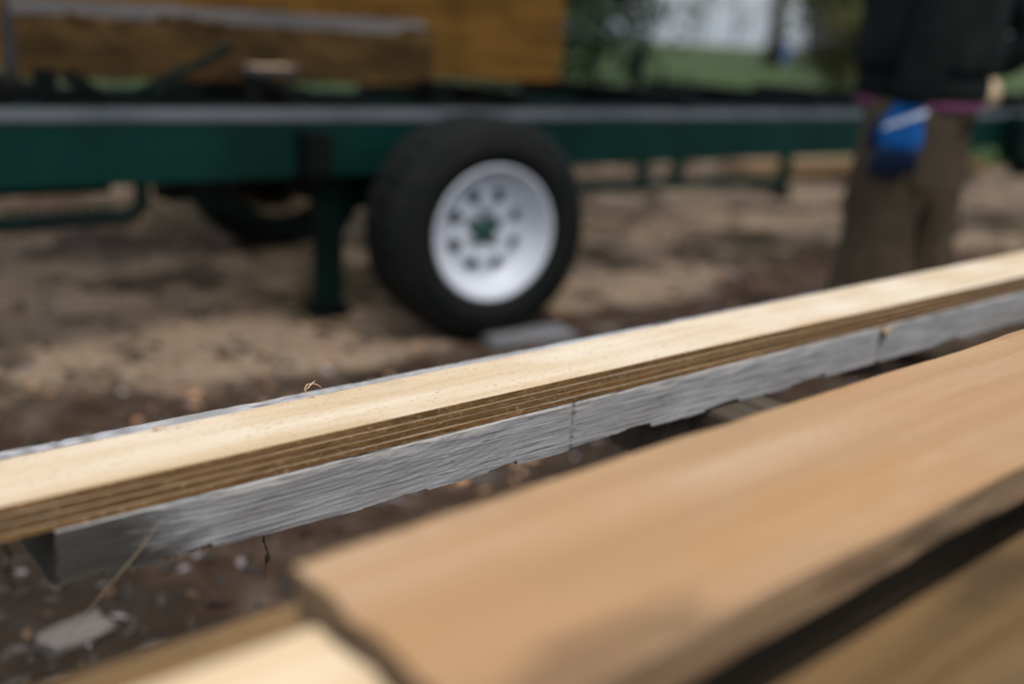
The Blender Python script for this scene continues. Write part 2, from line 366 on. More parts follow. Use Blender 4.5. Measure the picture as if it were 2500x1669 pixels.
# grass blades along the near half of the lawn, one mass
mb = MB()
for i in range(16000):
    y = 9.6 + 22 * random.random() ** 1.7; x = (random.random() - .42) * (6 + y * 1.15)
    z = ground_h(x, y) + .025; h = random.uniform(.04, .12); a = random.random() * 6.28; w = .006 + .0006 * y
    dx, dy = math.cos(a), math.sin(a); lx_, ly_ = random.uniform(-.04, .04), random.uniform(-.04, .04)
    mb.add([(x - dx*w, y - dy*w, z), (x + dx*w, y + dy*w, z), (x + lx_, y + ly_, z + h)], [(0, 1, 2)])
tag(mb.build('grass_blades', M['grass']), 'short green grass blades covering the lawn behind the trailer', 'grass', kind='stuff')

# ------------------------------------------------------------------ sawmill trailer (local x along the rails, y across)
TA = R(38.8); tv = Vector((math.cos(TA), math.sin(TA), 0)); nv = Vector((-math.sin(TA), math.cos(TA), 0))
T0, N0 = 1.9, 3.4; TOFF = (T0, N0, 0)
def TN(t, n, z=0): return tv * t + nv * n + Vector((0, 0, z))
trailer = empty('sawmill_trailer', TN(T0, N0), TA)
tag(trailer, 'long dark green steel sawmill trailer with grey track and white wheel', 'trailer')
def part(name, mat, fn, parent=trailer, bevel=.004, label=None):
    mb = MB(TOFF); fn(mb); o = mb.build(name, mat, parent, bevel)
    if label: o['label'] = label
    return o
NR = 2.838
def rail(mb, n0, n1, z0, z1, t0=-.9, t1=10.0):      # channel section
    w = .012
    mb.prism([(0, n0, z0), (0, n0, z1), (0, n1, z1), (0, n1, z1 - w), (0, n0 + w, z1 - w), (0, n0 + w, z0 + w), (0, n1, z0 + w), (0, n1, z0)], (t0, 0, 0), (t1, 0, 0))
near_rail = part('side_rail', M['green'], lambda b: rail(b, NR, NR + .075, .49, .66))
def track(b, n, z):      # inverted V running track with a flat foot
    b.prism([(0, n, z), (0, n, z + .008), (0, n + .014, z + .010), (0, n + .042, z + .036), (0, n + .054, z + .036), (0, n + .072, z + .01), (0, n + .085, z + .008), (0, n + .085, z)], (-.9, 0, 0), (10, 0, 0))
part('running_track', M['track'], lambda b: track(b, NR - .004, .6605), near_rail, 0, 'bare grey steel running track on the green rail')
NF = 4.12
far_rail = part('side_rail', M['green_dark'], lambda b: rail(b, NF, NF + .075, .53, .665))
for i, t in enumerate((-.3, .62, 1.42, 2.32, 3.25, 4.15, 5.1, 6.2, 7.4, 8.6)):
    part('cross_bunk', M['green_dark'], lambda b: b.box((t, NR + .085, .60), (t + .07, NF - .003, .70)))
    cb = part('bunk_cap', M['black'], lambda b: b.box((t - .012, NR + .12, .7003), (t + .082, NF - .03, .7525)))
# under-frame
part('axle', M['black'], lambda b: b.tube([(1.9, 2.70, .335), (1.9, 4.05, .335)], .035, 16))
for n in (3.0, 3.86):
    part('leaf_spring', M['black'], lambda b: b.tube([(1.45, n, .43), (1.65, n, .375), (1.9, n, .365), (2.15, n, .375), (2.35, n, .43)], .022, 8))
part('cross_brace', M['green_dark'], lambda b: b.bar((1.236, 3.4, .36), (1.74, 3.4, .165), .03, .03))
part('hitch_box', M['black'], lambda b: b.box((1.05, 3.04, .40), (1.15, 3.16, .485)))
part('inner_channel', M['green_dark'], lambda b: b.box((-.9, 2.93, .455), (.86, 2.99, .489)))
# support legs
def leg(t, n, z0, z1, w=.075, mat='green', foot=True):
    l = part('support_leg', M[mat], lambda b: b.box((t - w/2, n - w/2, z0), (t + w/2, n + w/2, z1)), trailer, .006)
    if foot: part('foot_plate', M['black'], lambda b: b.box((t - w*.75, n - w*.75, z0 - .045), (t + w*.75, n + w*.75, z0 - .0005)), l, .003)
    return l
L1 = leg(1.56, 2.955, .040, .60, .08, 'green_dark')
part('bracket', M['black'], lambda b: (b.box((1.39, 2.76, .50), (1.47, 2.776, .635)), b.box((1.39, 2.776, .50), (1.404, 2.8375, .635)), b.box((1.456, 2.776, .50), (1.47, 2.8375, .635))), L1, .002)
part('pin', M['black'], lambda b: b.tube([(1.43, 2.74, .525), (1.43, 2.80, .525)], .012, 10), L1, 0)
part('gusset', M['green_dark'], lambda b: b.prism([(1.601, 0, .489), (1.76, 0, .489), (1.601, 0, .27)], (0, 2.94, 0), (0, 2.955, 0)), L1, .002)
leg(5.45, 2.88, .045, .50, .07); leg(8.6, 2.88, .045, .50, .07)
for t in (5.6, 7.0): leg(t, 4.16, .045, .54, .065, 'green')
for t in (4.25, 4.55): leg(t, 4.16, .16, .54, .06, 'green', False)
part('lower_bar', M['green'], lambda b: b.bar((2.7, 4.16, .165), (5.55, 4.16, .125), .05, .06))
# hanging step with toothed tread
st = part('hanging_step', M['green_dark'], lambda b: (b.tube([(.925, 2.87, .49), (.925, 2.87, .43), (.905, 2.87, .405), (.87, 2.87, .395), (.5, 2.87, .392), (-.2, 2.87, .392), (-.25, 2.87, .41), (-.255, 2.87, .49)], .022, 8)))
def teeth(b):
    for i in range(42):
        x = -.2 + i * .025; b.prism([(x, 2.852, .405), (x + .016, 2.852, .405), (x + .008, 2.852, .428)], (0, 0, 0), (0, .036, 0))
part('tread_teeth', M['green_dark'], teeth, st, 0)
# clamps and log gear on the bed
part('log_stop', M['black'], lambda b: b.box((.70, 2.98, .698), (.75, 3.05, .79)))
part('clamp_arm', M['black'], lambda b: b.bar((.775, 3.0, .775), (.90, 3.0, .70), .04, .035))
part('turner_lever', M['green_dark'], lambda b: (b.bar((.98, 3.12, .71), (1.27, 3.12, .842), .028, .022), b.tube([(1.26, 3.12, .838), (1.31, 3.12, .862)], .018, 8)))
part('clamp_arm', M['black'], lambda b: (b.bar((1.32, 3.0, .778), (1.52, 3.0, .712), .045, .03), b.box((1.30, 2.98, .698), (1.345, 3.03, .79))))
part('log_stop', M['black'], lambda b: b.box((2.03, 3.05, .698), (2.11, 3.17, .775)))
part('log_stop', M['black'], lambda b: b.box((4.10, NF + .01, .666), (4.155, NF + .06, .935)))
part('winch_housing', M['green_dark'], lambda b: (b.box((5.75, 2.70, .42), (6.35, 2.835, .69)), b.tube([(5.95, 2.68, .40), (5.95, 2.83, .40)], .07, 18)), bevel=.02)
part('clamp_rail', M['black'], lambda b: b.box((-.88, 2.97, .612), (9.9, 3.06, .699)))
part('bed_stringer', M['green_dark'], lambda b: b.box((-.88, 3.62, .612), (9.9, 3.68, .69)))
# ---- wheel
def wheel(nout, flip, label, rim_mat):
    c = (1.885, nout, .347); s = -1 if flip else 1
    Y = lambda prof: [(r, s * y) for r, y in prof]
    mb = MB(TOFF); seg = 120
    prof = [(.205, .034), (.214, .016), (.236, .004), (.262, .000), (.266, -.002), (.270, .000), (.306, .005), (.330, .018), (.346, .032), (.355, .040)]
    nrm = []
    for k in range(5):
        y0 = .046 + k * .035
        nrm += [(.359, y0), (.360, y0 + .027), (.349, y0 + .0285), (.349, y0 + .0335)]
    prof += nrm[:-2] + [(.355, .219), (.346, .227), (.330, .241), (.306, .253), (.268, .259), (.236, .255), (.214, .243), (.205, .225)]
    n = len(prof); vs = []
    for k in range(seg):
        th = 2 * math.pi * k / seg
        for i, (r, y) in enumerate(prof):
            if 9 <= i <= n - 9 and r > .352 and k % 4 == 0: r -= .007      # tread blocks
            rr = r
            zz = c[2] + rr * math.sin(th)
            vs.append((c[0] + rr * math.cos(th), c[1] + s * y, max(zz, .001 + .002 * abs(math.cos(th)))))
    fs = []
    for k in range(seg):
        k2 = (k + 1) % seg
        for i in range(n - 1): fs.append((k*n + i, k*n + i + 1, k2*n + i + 1, k2*n + i))
    mb.add(vs, fs, 0, True)
    w = MB(TOFF)
    # rim barrel with rolled lip
    w.lathe(Y([(.200, .036), (.214, .019), (.2165, .012), (.212, .008), (.205, .011), (.200, .024), (.194, .040), (.184, .056), (.170, .070), (.160, .081), (.152, .086)]), c, 96)
    w.lathe(Y([(.200, .037), (.196, .05), (.19, .08), (.19, .19), (.203, .25)]), c, 64)
    # disc with star bore and eight round holes
    A = 160; radii = 26
    gv = []; 
    for k in range(A):
        th = 2 * math.pi * k / A; r_in = .055 + .013 * math.cos(5 * (th - math.pi / 2)) 
        for j in range(radii):
            q = j / (radii - 1); r = r_in + (.152 - r_in) * q
            y = .086 - .010 * math.exp(-((r - .095) / .03) ** 2) + .006 * math.exp(-((r - .05) / .012) ** 2)
            gv.append((r, th, y))
    fs = []
    for k in range(A):
        k2 = (k + 1) % A
        for j in range(radii - 1):
            r, th, _ = gv[k*radii + j]; r = (r + gv[k*radii + j + 1][0]) / 2; th += math.pi / A
            hole = False
            for h in range(8):
                ph = h * math.pi / 4 + .3927
                if math.hypot(r * math.cos(th) - .117 * math.cos(ph), r * math.sin(th) - .117 * math.sin(ph)) < .0215: hole = True
            if not hole: fs.append((k*radii + j, k*radii + j + 1, k2*radii + j + 1, k2*radii + j))
    w.add([(c[0] + r * math.cos(th), c[1] + s * y, c[2] + r * math.sin(th)) for r, th, y in gv], fs, 0, True)
    root = empty('wheel'); root.parent = trailer; root['label'] = label
    pv = Vector((c[0] - T0, c[1] - N0, 0)); root.matrix_local = Matrix.Translation(pv) @ Matrix.Rotation(R(-7 if not flip else 0), 4, 'Z') @ Matrix.Translation(-pv)
    mb.build('tyre', M['tyre'], root); w.build('rim', rim_mat, root)
    d = MB(TOFF); d.lathe(Y([(.001, .118), (.15, .118), (.155, .125), (.155, .19), (.001, .19)]), c, 48); d.build('brake_drum', M['black'], root)
    hb = MB(TOFF); hb.lathe(Y([(.001, .078), (.03, .080), (.038, .090), (.062, .096), (.07, .1178)]), c, 40); hb.build('hub', M['hub'], root)
    for h in range(5):
        ph = math.pi / 2 + math.pi / 5 + h * 2 * math.pi / 5; lx, lz = c[0] + .058 * math.cos(ph), c[2] + .058 * math.sin(ph)
        g = MB(TOFF); g.lathe([(r, s * y) for r, y in ((.001, .062), (.006, .064), (.008, .068), (.008, .086))], (lx, c[1], lz), 6, smooth=False); g.build('lug_nut', rim_mat, root)
    return root
wheel(2.45, False, 'near trailer wheel with white enamel rim and black tyre', M['rim'])
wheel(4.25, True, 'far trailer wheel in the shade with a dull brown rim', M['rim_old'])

# ------------------------------------------------------------------ generic plank / timber with rough edges
def timber(name, mats, L, W, Tk, loc, rz, ds=.02, wob=.002, seed=0., wane=0., nt_=7, ns=5, taper=0., sag=0., curve=None, end_rough=.002, chips=None, split=None, arris=.0012, wane_w=.02):
    """origin at the near-bottom-left edge; x along, y across, z up"""
    mb = MB(); n = max(2, int(L / ds)); rings = []
    for i in range(n + 1):
        x = L * i / n; r = []
        w1 = W + taper * x / L; cy, cz = (curve(x) if curve else (0, 0))
        nn = lambda y, z, a=1: a * wob * fbm((x * 9 + seed, y * 40, z * 40 + seed), .7, 2, 3)
        for k in range(nt_):                     # top near -> far
            q = k / (nt_ - 1); y = w1 * q
            if k == 1: y = arris * .9
            if k == nt_ - 2: y = w1 - arris * .9
            e = min(q, 1 - q) * w1
            r.append((y + (nn(y, 9) if k in (0, nt_-1) else 0), Tk - (arris if k in (0, nt_-1) else 0) - (wane * (.75 + .8 * fbm((x * 3.3, seed, 1))) if wane > .02 else wane) * max(0, 1 - e / wane_w) ** 1.3 + nn(y, 3, .35)))
        for k in range(1, ns):                   # far side down
            q = k / ns; r.append((w1 + nn(w1, q) - wane * .3 * (1 - q), Tk * (1 - q)))
        for k in range(nt_):                     # bottom far -> near
            q = 1 - k / (nt_ - 1); r.append((w1 * q, nn(q, 7, .5)))
        for k in range(1, ns):                   # near side up
            q = k / ns; r.append((nn(0, q) + (split(x, q) if split else 0), Tk * q))
        if chips: r = chips(x, r)
        ex = end_rough * fbm((seed, i * .1, 4)) if i in (0, n) else 0
        rings.append([(x + (end_rough * fbm((seed + 2, y * 60, z * 60), .6, 2, 3) if i in (0, n) else 0), y + cy, z + cz) for y, z in r])
    m_ = len(rings[0]); b = 0; mb.v = [p for r in rings for p in r]
    for i in range(n):
        for k in range(m_):
            k2 = (k + 1) % m_; mb.f.append((i*m_ + k, i*m_ + k2, (i+1)*m_ + k2, (i+1)*m_ + k)[::-1])
            mb.m.append(0 if 0 < k < nt_ - 2 else 1); mb.sm.append(False if k in (0,) else True)
    mb.f.append(tuple(range(m_))); mb.f.append(tuple(range(n*m_, (n+1)*m_))[::-1]); mb.m += [len(mats) - 1] * 2; mb.sm += [False] * 2
    o = mb.build(name, list(mats), None, 0, loc, rz)
    o.data.set_sharp_from_angle(angle=R(35)) if hasattr(o.data, 'set_sharp_from_angle') else None
    return o
# timbers lying on the sawmill bed
o = timber('squared_timber', (M['cant_edge'], M['cant_face'], M['cant_edge']), 1.42, .20, .222, TN(.70, 3.20, .753), TA, .03, .022, 3., .085, 15, wane_w=.085)
tag(o, 'short weathered timber with grey rounded edges on the sawmill bed', 'timber')
o = timber('ochre_cant', (M['ochre'], M['ochre'], M['ochre']), 5.07, .34, .62, TN(-1.88, 3.72, .753), TA, .05, .006, 8., .01)
tag(o, 'big squared ochre log with sawn faces, behind the grey timber', 'timber')
lg = empty('short_log', TN(5.85, 3.0, .7), TA + R(62)); tag(lg, 'short pale-ended log lying across the trailer at the right edge', 'log')
b = MB(); b.tube([(0, 0, .085), (.2, 0, .087), (.5, .01, .085)], [.082, .085, .08], 20, cap=False, wob=lambda p, th: 1 + .06 * fbm((math.cos(th) * 2, math.sin(th) * 2, p.x * 4))); b.build('bark', M['bark'], lg)
for x, sg in ((.002, 0), (.497, .01)):
    b = MB(); b.tube([(x, sg, .085), (x + .001, sg, .085)], .079, 20); b.build('cut_end', M['plank2'], lg)
o = timber('loose_slab', (M['shaving'], M['cant_edge'], M['cant_edge']), .16, .08, .022, TN(1.34, 2.985, .7905), TA + .3, .02, .004, 2.)
tag(o, 'small pale offcut lying on a black clamp arm of the trailer', 'offcut')
# boards on the ground behind the trailer
for i, (t, n, z, L, mk, lab) in enumerate(((6.0, 4.75, .02, 3.2, 'plank3', 'brown board on the ground behind the trailer, lower of two'), (6.1, 4.85, .075, 3.0, 'plank_side', 'pale sawn board on the ground behind the trailer, upper of two'))):
    o = timber('ground_board', (M[mk], M[mk], M[mk]), L, .22, .05, TN(t, n, z), TA - .06, .08, .004, i * 5.); tag(o, lab, 'board')

# ------------------------------------------------------------------ foreground lumber (frame: s along, v across)
LA = R(40.17); Q0 = Vector((-.3212, .5727, 0)); uv = Vector((math.cos(LA), math.sin(LA), 0)); vv = Vector((-math.sin(LA), math.cos(LA), 0))
def SV(s, v, z=0): return Q0 + uv * s + vv * v + Vector((0, 0, z))
# grey weathered plank
GT = .050
chiplist = [(-.02, .06, .003), (.10, .14, .003), (.27, .333, .0018), (.40, .434, .0034), (.5025, .56, .0026), (.56, .615, .0042), (.70, .76, .0035), (.86, .93, .0038), (1.2, 1.26, .003)]
def grey_chips(x, r):
    s = x + .03; out = []; lift = .0005 * fbm((s * 60, 1, 1), .5, 2, 4) + .0010 * fbm((s * 11, 4, 1)) + .006 * max(0, 1 - s / .3) + .0006
    for a, b, h in chiplist:
        if a <= s < b: lift += 1.4 * h * (.55 + .45 * (s - a) / (b - a) + .25 * fbm((s * 30, a * 50, 2)))
    n = len(r); nb = 4 + 12 - 1
    kerf = math.exp(-((s - .5025) / .0022) ** 2); groove = math.exp(-((s - 1.048) / .006) ** 4)
    for k, (y, z) in enumerate(r):
        if y < .02:                                  # near face and its lower edge
            q = z / GT
            if q < .5: z = z + lift * (1 - q * 2) * (1.0 if y < .004 else max(0, 1 - y / .02))
            if y < .004:
                tz = z / GT
                y += .0006 * fbm((s * 4, z * 30, 2))
                y += .0016 * kerf + .006 * groove * (1 if tz < .8 else .3)
                sp = fbm((s * 22, 3, z * 200), .6, 2, 3)
                if tz > .90: y += .0008 * max(0, sp)              # worn upper arris
        if z > GT - .004: z -= .0012 * abs(fbm((s * 20, y * 30, 3)))
        out.append((y, z))
    return out
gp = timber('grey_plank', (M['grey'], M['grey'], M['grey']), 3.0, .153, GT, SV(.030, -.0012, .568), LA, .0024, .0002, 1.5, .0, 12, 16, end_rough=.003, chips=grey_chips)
tag(gp, 'weathered grey plank with chipped lower edge under the thin pale boards', 'plank')
g_ = MB()
def fray():
    for i in range(26):
        a = random.gauss(0, .006); p = Vector((1.018 + a, -.0005 + random.uniform(-.003, .002), .044 + random.uniform(-.006, .004)))
        d = Vector((random.gauss(0, .5), -.5, random.uniform(-.6, .5))).normalized() * random.uniform(.003, .008)
        g_.tube([p, p + d * .6, p + d + Vector((0, 0, -.001))], [.0012, .001, .0002], 4)
fray(); o = g_.build('frayed_fibres', M['shaving'], gp)
# thin boards stacked on it
lab = ['lowest of the four thin boards, resting on the grey plank', 'second thin board from the bottom of the stacked four', 'third thin board from the bottom of the stacked four', 'topmost thin pale board with bright sawn top surface']
zb = .6185
for i in range(4):
    th = .0050 if i < 3 else .0054; s0 = -.62 + (.02, -.015, .01, 0)[i]; off = (-.0012, -.0007, -.0006, .0)[i]
    def cv(x, i=i): return (.0004 * fbm((x * 2.5, i * 3., 1)), .0002 * fbm((x * 4, i * 7., 2)))
    o = timber('thin_board', (M['board_top'], M['board_side'], M['board_side']), 3.6, .068, th, SV(s0, off, zb), LA, .004, .0005, 10. + i * 3, 0, 9, 5, taper=.045, curve=cv, arris=.0004)
    tag(o, lab[i], 'board', 'four thin boards stacked on the grey plank'); zb += th + .0013
ztop = zb - .0013
# trestles carrying everything
def trestle(s, labl):
    r = empty('trestle', SV(s, -.18), LA + R(90)); r['label'] = labl; r['category'] = 'trestle'; r['group'] = 'trestles under the lumber'
    mb = MB(); mb.box((-.36, -.05, .475), (.33, .05, .5675)); mb.build('beam', M['old_timber_and_gap_shade'], r, .006)
    for sx in (-.28, .22):
        for sy in (-1, 1):
            mb = MB(); mb.bar((sx, sy * .052, .56), (sx, sy * .20, .0), .07, .038, 0, (1, 0, 0)); mb.build('leg', M['old_timber_and_gap_shade'], r, .004)
        mb = MB(); mb.box((sx - .06, -.105, .20), (sx - .0405, .105, .27)); mb.build('stretcher', M['old_timber_and_gap_shade'], r, .003)
trestle(.76, 'dark old timber trestle under the middle of the grey plank'); trestle(2.1, 'dark timber trestle under the far right ends of the planks')

# near stack of one-inch boards
def broken_end(x, r):
    out = []
    for y, z in r:
        q = max(0, 1 - x / .022); w = .5 + .5 * fbm((y * 30, 2, 2))
        if y > .09: y -= .002 * q ** 2 * (y - .09) / .05
        if y < .012 and z < .02: y += .004 * max(0, fbm((x * 5, z * 80, 9)))      # ragged lower near edge
        out.append((y, z))
    return out
def nearboard(name, mk, s0, s1, vfar, W, zt, tk, label, seed, ang=0., taper=0., curve=None, chips=None, sidem='plank_side', wob=.0016, ds=.006, wane=0.):
    o = timber(name, (M[mk], M[sidem], M[sidem]), s1 - s0, W, tk, SV(s0, vfar - W, zt - tk), LA + ang, ds, wob, seed, wane, 14, 5, taper=taper, curve=curve, end_rough=.004, chips=chips)
    return tag(o, label, 'board', 'near stack of sawn boards')
nearboard('sawn_board', 'plank', .060, 2.7, -.286, .140, .720, .025, 'wide tan board on top of the near stack', 21., 0, .03,
          lambda x: (.030 * (1 - math.exp(-x * 1.6)) - .018 * min(1, x / .6) , .0025 * math.sin(x * 2)), broken_end, wob=.003)
nearboard('sawn_board', 'plank2', -.32, .054, -.318, .105, .7085, .0215, 'short light yellow board butting against the end of the wide tan board', 27., .0)
nearboard('sawn_board', 'plank3', -.30, 2.5, -.292, .080, .686, .025, 'shaded board hidden directly beneath the wide tan board', 25., -.004, sidem='old_timber_and_gap_shade')  # sides coloured dark as shade in the gap, also on the boards below
o = timber('edge_timber', (M['plank3'], M['plank3'], M['plank3']), 2.4, .125, .0845, SV(-.1, -.5635, .583), LA, .01, .003, 51., .004, 12, 6, curve=lambda x: (0, .034 * (1 - math.exp(-x * 2.6))))
tag(o, 'thick brown streaked timber along the near side of the stack', 'timber')
nearboard('sawn_board', 'plank3', -.34, 2.6, -.226, .160, .660, .025, 'dirty brown board under the light yellow board', 31., .0, sidem='old_timber_and_gap_shade')
nearboard('sawn_board', 'plank3', -.30, 2.5, -.25, .135, .634, .026, 'brown streaked board fourth from the top of the near stack', 35., .0, sidem='old_timber_and_gap_shade')
nearboard('sawn_board', 'plank3', -.25, 2.6, -.24, .145, .607, .024, 'brown board second from the bottom of the near stack', 41., sidem='old_timber_and_gap_shade')
nearboard('sawn_board', 'plank3', -.28, 2.5, -.25, .13, .5825, .0145, 'thin brown board at the bottom of the near stack', 45., sidem='old_timber_and_gap_shade')

# ------------------------------------------------------------------ person
def person():
    base = Vector((1.20, 3.14, 0)); base.z = ground_h(base.x, base.y) - .004
    r = empty('person', base, R(70))
    tag(r, 'person in black jacket, olive work trousers and blue gloves standing by the trailer', 'person')
    # continuous body through a skin modifier
    me = bpy.data.meshes.new('body')
    J = {'pel': (0, 0, .96, .13), 'waist': (0, 0, 1.10, .12), 'chest': (0, .01, 1.30, .14), 'neck0': (0, .0, 1.46, .065), 'neck1': (0, .015, 1.53, .055), 'head': (0, .03, 1.60, .085), 'crown': (0, .02, 1.70, .085),
         'chin': (0, .085, 1.555, .04)}
    for sd_, x in (('l', -1), ('r', 1)):
        J.update({sd_ + 'hip': (x*.10, 0, .90, .09), sd_ + 'knee': (x*.10, .02 - x*.03, .49, .06), sd_ + 'ank': (x*.10, -.02 - x*.055, .09, .04), sd_ + 'toe': (x*.105, .14 - x*.055, .045, .035),
                  sd_ + 'sho': (x*.19, 0, 1.42, .06), sd_ + 'elb': (x*.255, -.02 if x < 0 else -.26, 1.13, .045), sd_ + 'wri': (x*.25, .03 if x < 0 else -.10, .865 if x < 0 else .97, .03), sd_ + 'pal': (x*.25, .035 if x < 0 else -.05, .80 if x < 0 else .94, .032)})
    E_ = [('pel', 'waist'), ('waist', 'chest'), ('chest', 'neck0'), ('neck0', 'neck1'), ('neck1', 'head'), ('head', 'crown'), ('head', 'chin')]
    for s in 'lr': E_ += [('pel', s+'hip'), (s+'hip', s+'knee'), (s+'knee', s+'ank'), (s+'ank', s+'toe'), ('chest', s+'sho'), (s+'sho', s+'elb'), (s+'elb', s+'wri'), (s+'wri', s+'pal')]
    ks = list(J); me.from_pydata([J[k][:3] for k in ks], [(ks.index(a), ks.index(b)) for a, b in E_], [])
    ob = link(bpy.data.objects.new('body', me), r); me.materials.append(M['skin'])
    ob.modifiers.new('skin', 'SKIN')
    for k, sv_ in zip(ks, me.skin_vertices[0].data): sv_.radius = (J[k][3] * .92,) * 2
    me.skin_vertices[0].data[0].use_root = True
    sb = ob.modifiers.new('sub', 'SUBSURF'); sb.levels = sb.render_levels = 2
    def ell(c, rx, ry, seg=40, tw=None, folds=0., fs=1., tilt=0.):
        out = []
        for k in range(seg):
            th = 2 * math.pi * k / seg; f_ = 1 + folds * fbm((math.cos(th) * 2.2 * fs + 5, math.sin(th) * 2.2 * fs + c[2] * 2.2, c[2] * 3.2 * fs), .7, 2, 3)
            out.append((c[0] + rx * f_ * math.cos(th), c[1] + ry * f_ * math.sin(th), c[2] + tilt * math.sin(th)))
        return out
    # jacket: body, sleeves, hood, hem band
    j = MB()
    prof = [(.845, .195, .175), (.855, .205, .19), (.90, .207, .195), (.915, .200, .188), (.93, .218, .205), (1.0, .225, .215), (1.12, .222, .205), (1.25, .225, .195), (1.36, .222, .17), (1.43, .185, .13), (1.48, .115, .10), (1.52, .085, .085)]
    fine = []
    for i in range(len(prof) - 1):
        for q in range(3):
            t = q / 3; fine.append(tuple(prof[i][k] * (1-t) + prof[i+1][k] * t for k in range(3)))
    fine.append(prof[-1])
    j.rings([ell((0, .005, z), a, b, 44, folds=.09 if .93 < z < 1.4 else .02) for z, a, b in fine], cap=(False, False))
    for x in (-1, 1):
        pts = [(.15, 0, 1.44), (.21, -.03, 1.40), (.235, -.14, 1.27), (.25, -.27, 1.10), (.255, -.30, 1.03), (.25, -.23, .985), (.245, -.15, .965), (.24, -.09, .955)] if x > 0 else [(x*.15, 0, 1.44), (x*.205, 0, 1.40), (x*.235, -.01, 1.28), (x*.255, -.02, 1.14), (x*.26, -.005, 1.02), (x*.258, .018, .92), (x*.256, .028, .868), (x*.256, .030, .842)]
        j.tube(pts, [.075, .084, .078, .070, .066, .062, .056, .046], 20, wob=lambda p, th: 1 + .14 * fbm((math.cos(th) * 1.5, math.sin(th) * 1.5, p.z * 14)))
    j.tube([(-.10, -.03, 1.47), (-.06, -.11, 1.48), (0, -.135, 1.485), (.06, -.11, 1.48), (.10, -.03, 1.47)], [.05, .06, .065, .06, .05], 14)
    j.build('jacket', M['jacket'], r)
    sh = MB(); sh.rings([ell((0, .005, z), a, b, 40, folds=.05) for z, a, b in ((.824, .19, .172), (.830, .196, .182), (.84, .196, .183), (.87, .185, .17))], cap=(False, False))
    sh.build('shirt_hem', M['shirt'], r)
    # trousers
    t_ = MB()
    t_.rings([ell((0, 0, z), a, b, 40, folds=.04) for z, a, b in ((.76, .178, .15), (.86, .182, .172), (.92, .172, .145), (1.0, .165, .14))], cap=(True, False))
    for x in (-1, 1):
        fy = .045 if x < 0 else -.05; ky = .025 if x < 0 else -.03
        lp = [(.88, .090, .10, .085), (.80, .102, .105, .10), (.70, .104, .108, .10), (.60, .098, .102, .10), (.50, .094, .10, .10), (.40, .092, .098, .10), (.30, .094, .100, .10), (.20, .098, .106, .10), (.12, .102, .112, .10), (.06, .106, .118, .10)]
        fine = []
        for i in range(len(lp) - 1):
            for q in range(5):
                t = q / 5; fine.append(tuple(lp[i][k] * (1-t) + lp[i+1][k] * t for k in range(4)))
        fine.append(lp[-1])
        t_.rings([ell((x * c, ky + fy * (1 - z / .9) * 1.3, z), a * 1.05, b * 1.1, 36, folds=.24 if z < .70 else .06, fs=1.2 + .2 * x) for z, a, b, c in fine], cap=(False, False))
    tr = t_.build('trousers', M['trousers'], r)
    p_ = MB(); p_.bar((-.205, -.06, .80), (-.205, -.06, .60), .012, .10, 0, (0, 1, 0)); p_.build('cargo_pocket', M['trousers'], tr, .005)
    # boots
    for x in (-1, 1):
        b = MB()
        fy = .08 if x < 0 else -.085
        b.rings([[(x*.105 + w * math.cos(a), y0 + fy + l * math.sin(a), z) for a in [2 * math.pi * k / 24 for k in range(24)]] for z, w, l, y0 in ((.0, .048, .145, .055), (.03, .052, .15, .055), (.06, .050, .14, .05), (.085, .046, .11, .025), (.12, .045, .068, -.012), (.2, .048, .062, -.015))], cap=(True, False))
        b.build('boot', M['boot'], r)
    # gloves: palm + four fingers + thumb each, dipped finger ends
    for x in (-1, 1):
        X = x * .262
        g = MB(); 
        g.rings([[(X + ax * math.cos(a) * (1 if abs(math.cos(a)) < .9 else .95), yc + ay * math.sin(a), z) for a in [2 * math.pi * k / 24 for k in range(24)]]
                 for z, ax, ay, yc in ((.865, .030, .036, .03), (.845, .030, .036, .032), (.83, .025, .036, .034), (.80, .024, .046, .038), (.765, .023, .052, .04), (.74, .021, .052, .04), (.728, .016, .046, .04))])
        gl = g.build('glove', [M['glove'], M['glove_dip']], r)
        if x < 0: gl.matrix_local = Matrix.Translation((X, .035, .85)) @ Matrix.Scale(1.16, 4) @ Matrix.Translation((-X, -.035, -.85))
        if x > 0:
            gl.matrix_local = Matrix.Translation((.245, -.085, .955)) @ Matrix.Rotation(R(60), 4, 'X') @ Matrix.Translation((-.262, -.03, -.86))
        for k, (dy, L, bend) in enumerate(((.038, .082, .02), (.013, .092, .012), (-.013, .086, .006), (-.036, .068, .0))):
            y0 = .04 + dy
            fg = MB(); pts = [(X, y0, .742), (X + x*.003, y0 + bend*.2, .742 - L*.3), (X - x*.004, y0 + bend*.6, .742 - L*.65), (X - x*.016, y0 + bend, .742 - L*.92), (X - x*.020, y0 + bend, .742 - L)]
            fg.tube(pts, [.0125, .0125, .0118, .0105, .004], 12); fg.build('finger', M['glove_dip'] , gl)
        th = MB(); th.tube([(X - x*.006, .065, .815), (X - x*.012, .095, .785), (X - x*.018, .105, .752), (X - x*.022, .102, .728), (X - x*.022, .10, .72)], [.016, .0155, .0135, .011, .004], 12); th.build('thumb', M['glove_dip'], gl)
        bd = MB(); bd.rings([[(X + (ax) * math.cos(a), yc + (ay) * math.sin(a), z + .022 * math.sin(a) * -1) for a in [2 * math.pi * k / 28 for k in range(28)]] for z, ax, ay, yc in ((.811, .0275, .0470, .036), (.797, .0282, .0505, .038))], cap=(False, False))
        bd.build('glove_band', M['glove_band'], gl)
    # face and cap
    f = MB(); f.tube([(0, .108, 1.625), (0, .122, 1.605), (0, .126, 1.592), (0, .10, 1.585)], [.006, .010, .012, .006], 8); f.build('nose', M['skin'], r)
